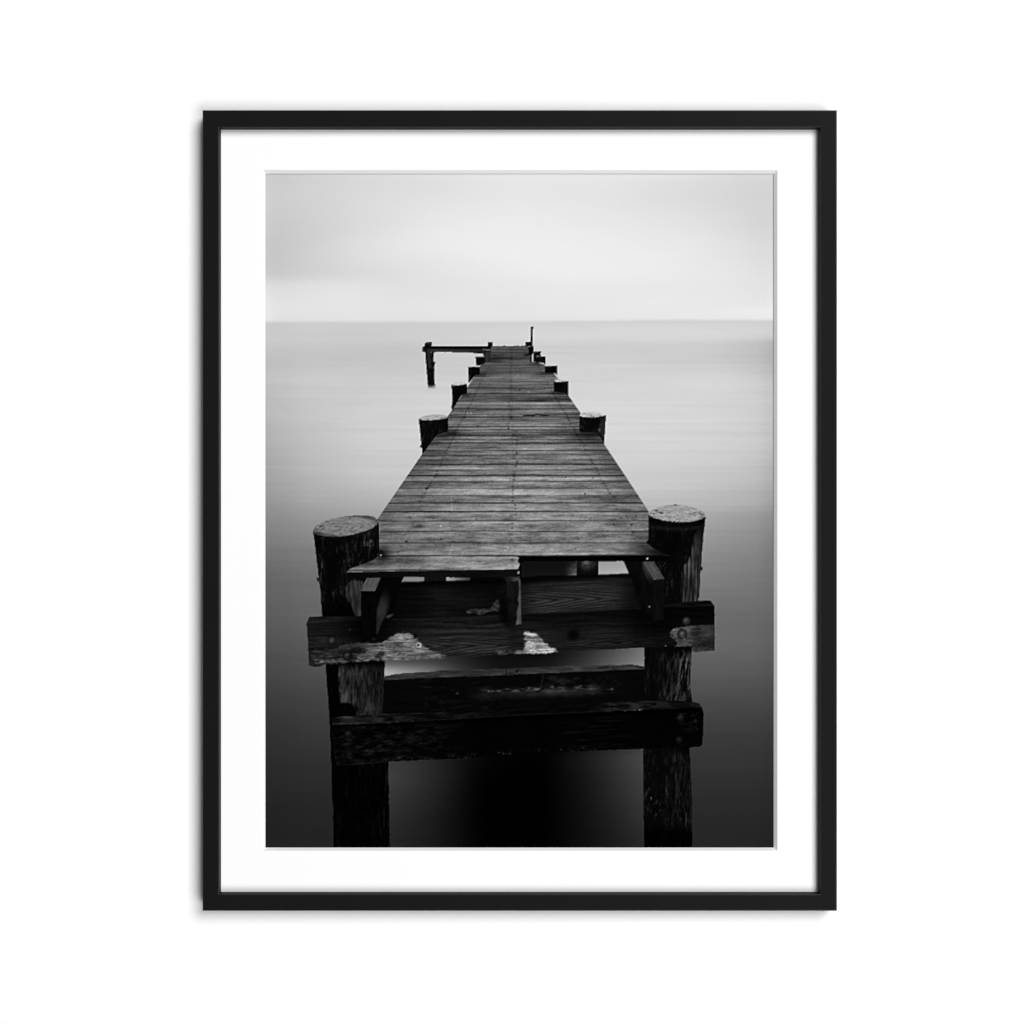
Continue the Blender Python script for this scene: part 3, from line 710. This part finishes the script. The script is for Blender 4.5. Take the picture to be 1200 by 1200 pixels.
pile('fifth piling back on the right of the deck', [(628, 418), (639.7, 417.5), (639.2, 427.6), (636.7, 425.4), (628, 424.8)], seed=343)
P.stroke([(628.5, 417.4), (639.5, 417)], .9, 215, .7, .3)
pile('fourth piling back on the right of the deck', [(638.2, 429), (645, 428.8), (653, 428.2), (652.8, 439.5), (650, 437.4), (648, 436.9), (638.6, 436.8)], seed=344)
P.stroke([(638.5, 428.5), (652.8, 427.8)], .9, 210, .6, .3)
pile('third piling back on the right of the deck', [(648.8, 447), (666.2, 446.6), (666, 456), (665.8, 465.2), (662.4, 460.4), (655, 459.6), (649, 459.2)], [(649.4, 446.4), (650.5, 445), (655, 444.6), (662, 445), (666.2, 446.4), (660, 447.2), (652, 447.4)], 205, 345)
pile('second piling back on the right with a pale rough top', [(679, 487.6), (710.3, 487), (709, 505), (708, 520.8), (700.4, 507), (690, 506.6), (679, 506.2)],
     [(679.2, 487.4), (680, 485.2), (683.5, 483.8), (690, 483.2), (696.7, 482.9), (702, 483.8), (705.5, 485), (710, 486.8), (705, 488), (698, 488.8), (690, 488.9), (683, 488.4)], 190, 346,
     hl=([(704.5, 491), (709, 489.5), (707.8, 515), (702, 506), (701, 503)], 40))
P.spot(702.4, 504, 1.4, 2, 95, .6, .8)
POLE = kind('pictured_pole', 'thin upright pole at the far end')
P.add([(622, 382.6), (624.8, 382.4), (624.4, 395), (623.8, 410), (623.2, 423.8), (621.2, 423.8), (621.6, 405)], 5, POLE, rough=.15)

# ---- finish: average the samples, sharpen as the original print is, add film grain
T = P.T.reshape(NY + 1, SS, NX + 1, SS).mean((1, 3))
IDS = P.I[SS // 2::SS, SS // 2::SS][:NY + 1, :NX + 1]
T = T + .45 * (T - blur1(T, 1.3))
_r = np.random.RandomState(9)
T = T + _r.normal(0, 1, T.shape) * .7
T = np.clip(T, 0, 246)

# the black gaps under the deck are separate shapes: one id each
_lab = np.where(IDS == VOID, np.arange(IDS.size).reshape(IDS.shape) + 1, 0)
for _ in range(400):
    _n = _lab.copy()
    for sh, ax in ((1, 0), (-1, 0), (1, 1), (-1, 1)):
        _n = np.maximum(_n, np.where(_lab > 0, np.roll(_lab, sh, ax), 0))
    if (_n == _lab).all():
        break
    _lab = _n
_u, _c = np.unique(_lab[_lab > 0], return_counts=True)
_big = _u[np.argmax(_c)]
for _l, _k in zip(_u, _c):
    if _l != _big:
        IDS[_lab == _l] = kind('pictured_underside', 'small black gap beneath the deck') if _k >= 12 else FRONT

# ---------------------------------------------------------------------------
# The scene
# ---------------------------------------------------------------------------
scene = bpy.context.scene
col = scene.collection
ZC = 1.55                       # height of the picture's centre above the floor
FRONT_Y = -0.027                # front face of the frame; the wall is y = 0
D = 1.9                         # camera to front face
CAM_Y = FRONT_Y - D
MAT_Y = FRONT_Y + 0.0115        # face of the mat board
PRINT_Y = MAT_Y + 0.0048        # the paper below its bevel


def W(px, py, y):
    """measured place in the photograph -> point at depth y"""
    k = (y - CAM_Y) / D
    return ((px - 600) * .001 * k, y, ZC - (py - 600) * .001 * k)


def srgb(v):
    v = np.asarray(v, float) / 255.0
    return np.where(v <= .04045, v / 12.92, ((v + .055) / 1.055) ** 2.4)


# ---- materials -------------------------------------------------------------
def nodes(name):
    m = bpy.data.materials.new(name); m.use_nodes = True
    nt = m.node_tree; nt.nodes.clear()
    o = nt.nodes.new('ShaderNodeOutputMaterial')
    return m, nt, o


def board_material(name, value, bump, scale, tint=(1, 1, 1)):
    m, nt, o = nodes(name)
    b = nt.nodes.new('ShaderNodeBsdfDiffuse')
    tc = nt.nodes.new('ShaderNodeTexCoord')
    n = nt.nodes.new('ShaderNodeTexNoise'); n.inputs['Scale'].default_value = scale; n.inputs['Detail'].default_value = 6
    nt.links.new(tc.outputs['Object'], n.inputs['Vector'])
    r = nt.nodes.new('ShaderNodeMapRange'); r.inputs['To Min'].default_value = value - .012; r.inputs['To Max'].default_value = value + .012
    nt.links.new(n.outputs['Fac'], r.inputs['Value'])
    mx = nt.nodes.new('ShaderNodeCombineColor')
    for i, k in enumerate(('Red', 'Green', 'Blue')):
        q = nt.nodes.new('ShaderNodeMath'); q.operation = 'MULTIPLY'; q.inputs[1].default_value = tint[i]
        nt.links.new(r.outputs['Result'], q.inputs[0]); nt.links.new(q.outputs[0], mx.inputs[k])
    nt.links.new(mx.outputs[0], b.inputs['Color'])
    bp = nt.nodes.new('ShaderNodeBump'); bp.inputs['Strength'].default_value = bump; bp.inputs['Distance'].default_value = .0004
    nt.links.new(n.outputs['Fac'], bp.inputs['Height']); nt.links.new(bp.outputs['Normal'], b.inputs['Normal'])
    nt.links.new(b.outputs[0], o.inputs['Surface'])
    return m


def lacquer_material(name, lo, hi, rough, spec):
    m, nt, o = nodes(name)
    b = nt.nodes.new('ShaderNodeBsdfPrincipled')
    tc = nt.nodes.new('ShaderNodeTexCoord')
    n = nt.nodes.new('ShaderNodeTexNoise'); n.inputs['Scale'].default_value = 900; n.inputs['Detail'].default_value = 4
    nt.links.new(tc.outputs['Object'], n.inputs['Vector'])
    r = nt.nodes.new('ShaderNodeMapRange'); r.inputs['To Min'].default_value = lo; r.inputs['To Max'].default_value = hi
    nt.links.new(n.outputs['Fac'], r.inputs['Value'])
    c = nt.nodes.new('ShaderNodeCombineColor')
    for k in ('Red', 'Green', 'Blue'):
        nt.links.new(r.outputs['Result'], c.inputs[k])
    nt.links.new(c.outputs[0], b.inputs['Base Color'])
    b.inputs['Roughness'].default_value = rough
    b.inputs['Specular IOR Level'].default_value = spec
    bp = nt.nodes.new('ShaderNodeBump'); bp.inputs['Strength'].default_value = .05; bp.inputs['Distance'].default_value = .0002
    nt.links.new(n.outputs['Fac'], bp.inputs['Height']); nt.links.new(bp.outputs['Normal'], b.inputs['Normal'])
    nt.links.new(b.outputs[0], o.inputs['Surface'])
    return m


def print_material():
    m, nt, o = nodes('matte_photo_paper')
    b = nt.nodes.new('ShaderNodeBsdfDiffuse')
    a = nt.nodes.new('ShaderNodeAttribute'); a.attribute_name = 'ink'
    tc = nt.nodes.new('ShaderNodeTexCoord')
    n = nt.nodes.new('ShaderNodeTexNoise'); n.inputs['Scale'].default_value = 1400; n.inputs['Detail'].default_value = 3
    nt.links.new(tc.outputs['Object'], n.inputs['Vector'])
    r = nt.nodes.new('ShaderNodeMapRange'); r.inputs['To Min'].default_value = .985; r.inputs['To Max'].default_value = 1.015
    nt.links.new(n.outputs['Fac'], r.inputs['Value'])
    v = nt.nodes.new('ShaderNodeVectorMath'); v.operation = 'SCALE'
    nt.links.new(a.outputs['Color'], v.inputs[0]); nt.links.new(r.outputs['Result'], v.inputs['Scale'])
    nt.links.new(v.outputs['Vector'], b.inputs['Color'])
    nt.links.new(b.outputs[0], o.inputs['Surface'])
    return m


M_WALL = board_material('white_wall_paint', .90, .12, 220)
M_MAT = board_material('white_mat_board', .85, .08, 1500)
M_CORE = board_material('mat_board_core', .86, .05, 1500)
M_FRAME = lacquer_material('black_lacquer', .0055, .0075, .5, .05)
M_EDGE = lacquer_material('black_lacquer_polished_edge', .008, .012, .32, .26)
M_PRINT = print_material()


def tag(o, label=None, cat=None, kind_=None):
    if label: o['label'] = label
    if cat: o['category'] = cat
    if kind_: o['kind'] = kind_
    return o


def link(name, me, mat, parent=None, base=(0, 0, 0)):
    me.name = name
    if mat: me.materials.append(mat)
    o = bpy.data.objects.new(name, me); col.objects.link(o)
    if parent: o.parent = parent
    return o


# ---- the wall ---------------------------------------------------------------
me = bpy.data.meshes.new('wall')
me.from_pydata([(-4, 0, 0), (4, 0, 0), (4, 0, 3.2), (-4, 0, 3.2)], [], [(0, 1, 2, 3)])
tag(link('wall', me, M_WALL), 'plain bright white wall that the black picture frame hangs on', 'wall', 'structure')

# ---- the framed picture -----------------------------------------------------
BASE = (0.009, -0.0005, W(609, 1067.5, 0)[2])
pic = bpy.data.objects.new('framed_picture', None); col.objects.link(pic)
pic.location = BASE; pic.empty_display_size = .1
tag(pic, 'slim black frame with wide white mat around a black and white photograph of a pier', 'picture frame')


def loc(p):
    return (p[0] - BASE[0], p[1] - BASE[1], p[2] - BASE[2])


# frame: a moulding profile swept round the four mitred sides
OUT = (237.2, 128.9, 981.0, 1067.6)             # outer edge of the front face
INN = (256.0, 148.4, 962.2, 1048.8)             # inner edge of the front face


def ring_rect(t_out, t_in, y):
    """t_out mm in from the outer edge, or t_in mm in from the inner edge (towards the picture)"""
    if t_in is None:
        x0, y0, x1, y1 = OUT[0] + t_out, OUT[1] + t_out, OUT[2] - t_out, OUT[3] - t_out
    else:
        x0, y0, x1, y1 = INN[0] + t_in, INN[1] + t_in, INN[2] - t_in, INN[3] - t_in
    P4 = [W(x0, y0, FRONT_Y), W(x1, y0, FRONT_Y), W(x1, y1, FRONT_Y), W(x0, y1, FRONT_Y)]
    return [loc((p[0], y, p[2])) for p in P4]


prof = [(0, None, -.0006), (0, None, FRONT_Y + .0014)]
for k in range(1, 5):                            # rounded outer arris
    a = k / 5 * math.pi / 2
    prof.append((1.3 * (1 - math.cos(a)), None, FRONT_Y + .0014 * (1 - math.sin(a))))
prof.append((1.3, None, FRONT_Y))
prof.append((None, -.2, FRONT_Y))
for k in range(1, 6):                            # rounded inner arris
    a = k / 5 * math.pi / 2
    prof.append((None, -.2 + 1.2 * math.sin(a), FRONT_Y + .0013 * (1 - math.cos(a))))
prof += [(None, 1.0, MAT_Y + .0002), (None, -6, MAT_Y + .0002), (None, -6, -.0006)]
rings = [ring_rect(a if a is not None else 0, b, y) for a, b, y in prof]
vs = [p for r in rings for p in r]
fs = []
n = len(rings)
for i in range(n):
    j = (i + 1) % n
    for k in range(4):
        l = (k + 1) % 4
        fs.append((i * 4 + k, i * 4 + l, j * 4 + l, j * 4 + k))
me = bpy.data.meshes.new('frame'); me.from_pydata(vs, [], fs)
bm = bmesh.new(); bm.from_mesh(me); bmesh.ops.recalc_face_normals(bm, faces=bm.faces); bm.to_mesh(me); bm.free()
me.materials.append(M_FRAME); me.materials.append(M_EDGE)
ARRIS = set(range(1, 6)) | set(range(7, 12))        # profile steps that are the rounded edges
for p_, f_ in zip(me.polygons, range(len(me.polygons))):
    p_.material_index = 1 if f_ // 4 in ARRIS else 0
link('frame', me, None, pic)

# mat board: face with a window, and its bevelled pale core round the window
x0, y0, x1, y1 = INN[0] + .6, INN[1] + .6, INN[2] - .6, INN[3] - .6
A = (307.4, 199.2, 911.0, 997.0)                 # window, top of the bevel
B = (311.0, 203.6, 906.6, 993.2)                 # window, foot of the bevel


def rect(r, y):
    return [loc(W(r[0], r[1], y)), loc(W(r[2], r[1], y)), loc(W(r[2], r[3], y)), loc(W(r[0], r[3], y))]


outer = ring_rect(None, .9, MAT_Y)
win = rect(A, MAT_Y)
foot = rect(B, PRINT_Y - .0010)
me = bpy.data.meshes.new('mat_board')
back = [(p[0], p[1] + .0034, p[2]) for p in outer]
me.from_pydata(outer + win + back, [], [(k, (k + 1) % 4, 4 + (k + 1) % 4, 4 + k) for k in range(4)] + [(k, 8 + k, 8 + (k + 1) % 4, (k + 1) % 4) for k in range(4)])
mat_o = link('mat_board', me, M_MAT, pic)
me = bpy.data.meshes.new('bevel')
me.from_pydata(win + foot, [], [(k, (k + 1) % 4, 4 + (k + 1) % 4, 4 + k) for k in range(4)])
link('bevel', me, M_CORE, mat_o)

# the print: one flat sheet of paper, its inks carried by the mesh; each pictured thing is its own piece of the sheet
INK = PRINT_GAIN * srgb(T)
gx, gy = np.meshgrid(np.arange(PX0, PX1 + 1), np.arange(PY0, PY1 + 1))
kk_ = (PRINT_Y - CAM_Y) / D
VX = (gx - 600) * .001 * kk_ - BASE[0]
VZ = ZC - (gy - 600) * .001 * kk_ - BASE[2]
CELL = IDS[:NY, :NX]
vid = np.arange((NX + 1) * (NY + 1)).reshape(NY + 1, NX + 1)
quads = np.stack([vid[1:, :-1], vid[1:, 1:], vid[:-1, 1:], vid[:-1, :-1]], -1)


def sheet(name, cells, parent):
    q = quads[cells]
    used, inv = np.unique(q.ravel(), return_inverse=True)
    me = bpy.data.meshes.new(name)
    me.vertices.add(len(used)); me.loops.add(q.size); me.polygons.add(len(q))
    co = np.empty((len(used), 3), np.float32)
    co[:, 0] = VX.ravel()[used]; co[:, 1] = PRINT_Y - BASE[1]; co[:, 2] = VZ.ravel()[used]
    me.vertices.foreach_set('co', co.ravel())
    me.loops.foreach_set('vertex_index', inv.astype(np.int32).ravel())
    me.polygons.foreach_set('loop_start', np.arange(0, q.size, 4, dtype=np.int32))
    me.update(calc_edges=True)
    at = me.color_attributes.new('ink', 'FLOAT_COLOR', 'POINT')
    c = np.ones((len(used), 4), np.float32); c[:, :3] = INK.ravel()[used][:, None]
    at.data.foreach_set('color', c.ravel())
    return link(name, me, M_PRINT, parent)


paper = sheet('print', CELL == 0, pic)
tag(paper, 'black and white photograph of an old wooden pier running out over misty water')
for i in range(1, len(KINDS)):
    cells = CELL == i
    if cells.sum() > 3:
        tag(sheet(KINDS[i][0], cells, paper), KINDS[i][1])

# ---- light: two large soft boxes to the right, above and below, and a weak one in front --------
def softbox(name, x, z, w, h, power):
    l = bpy.data.lights.new(name, 'AREA'); l.shape = 'RECTANGLE'; l.size = w; l.size_y = h; l.energy = power
    o = bpy.data.objects.new(name, l); col.objects.link(o)
    o.location = (x, -12, ZC + z); o.rotation_euler = (math.radians(90), 0, 0)
    return o


softbox('upper_softbox', 6.6, 7.0, 8.4, 8.4, LU)
softbox('lower_softbox', 6.6, -7.0, 8.4, 8.4, LL)
softbox('fill_softbox', -.6, 0, 6.5, 13.0, LF)

world = bpy.data.worlds.new('World'); scene.world = world
world.use_nodes = True
bg = world.node_tree.nodes['Background']
bg.inputs['Color'].default_value = (1, 1, 1, 1); bg.inputs['Strength'].default_value = .01

cam = bpy.data.cameras.new('camera'); cam.sensor_width = 36; cam.lens = 36 * D / 1.2
cam.clip_start = .05; cam.clip_end = 100
co = bpy.data.objects.new('camera', cam); col.objects.link(co)
co.location = (0, CAM_Y, ZC); co.rotation_euler = (math.radians(90), 0, 0)
scene.camera = co
scene.view_settings.view_transform = 'Standard'
scene.view_settings.look = 'None'
scene.view_settings.exposure = 0
scene.render.engine = 'CYCLES'
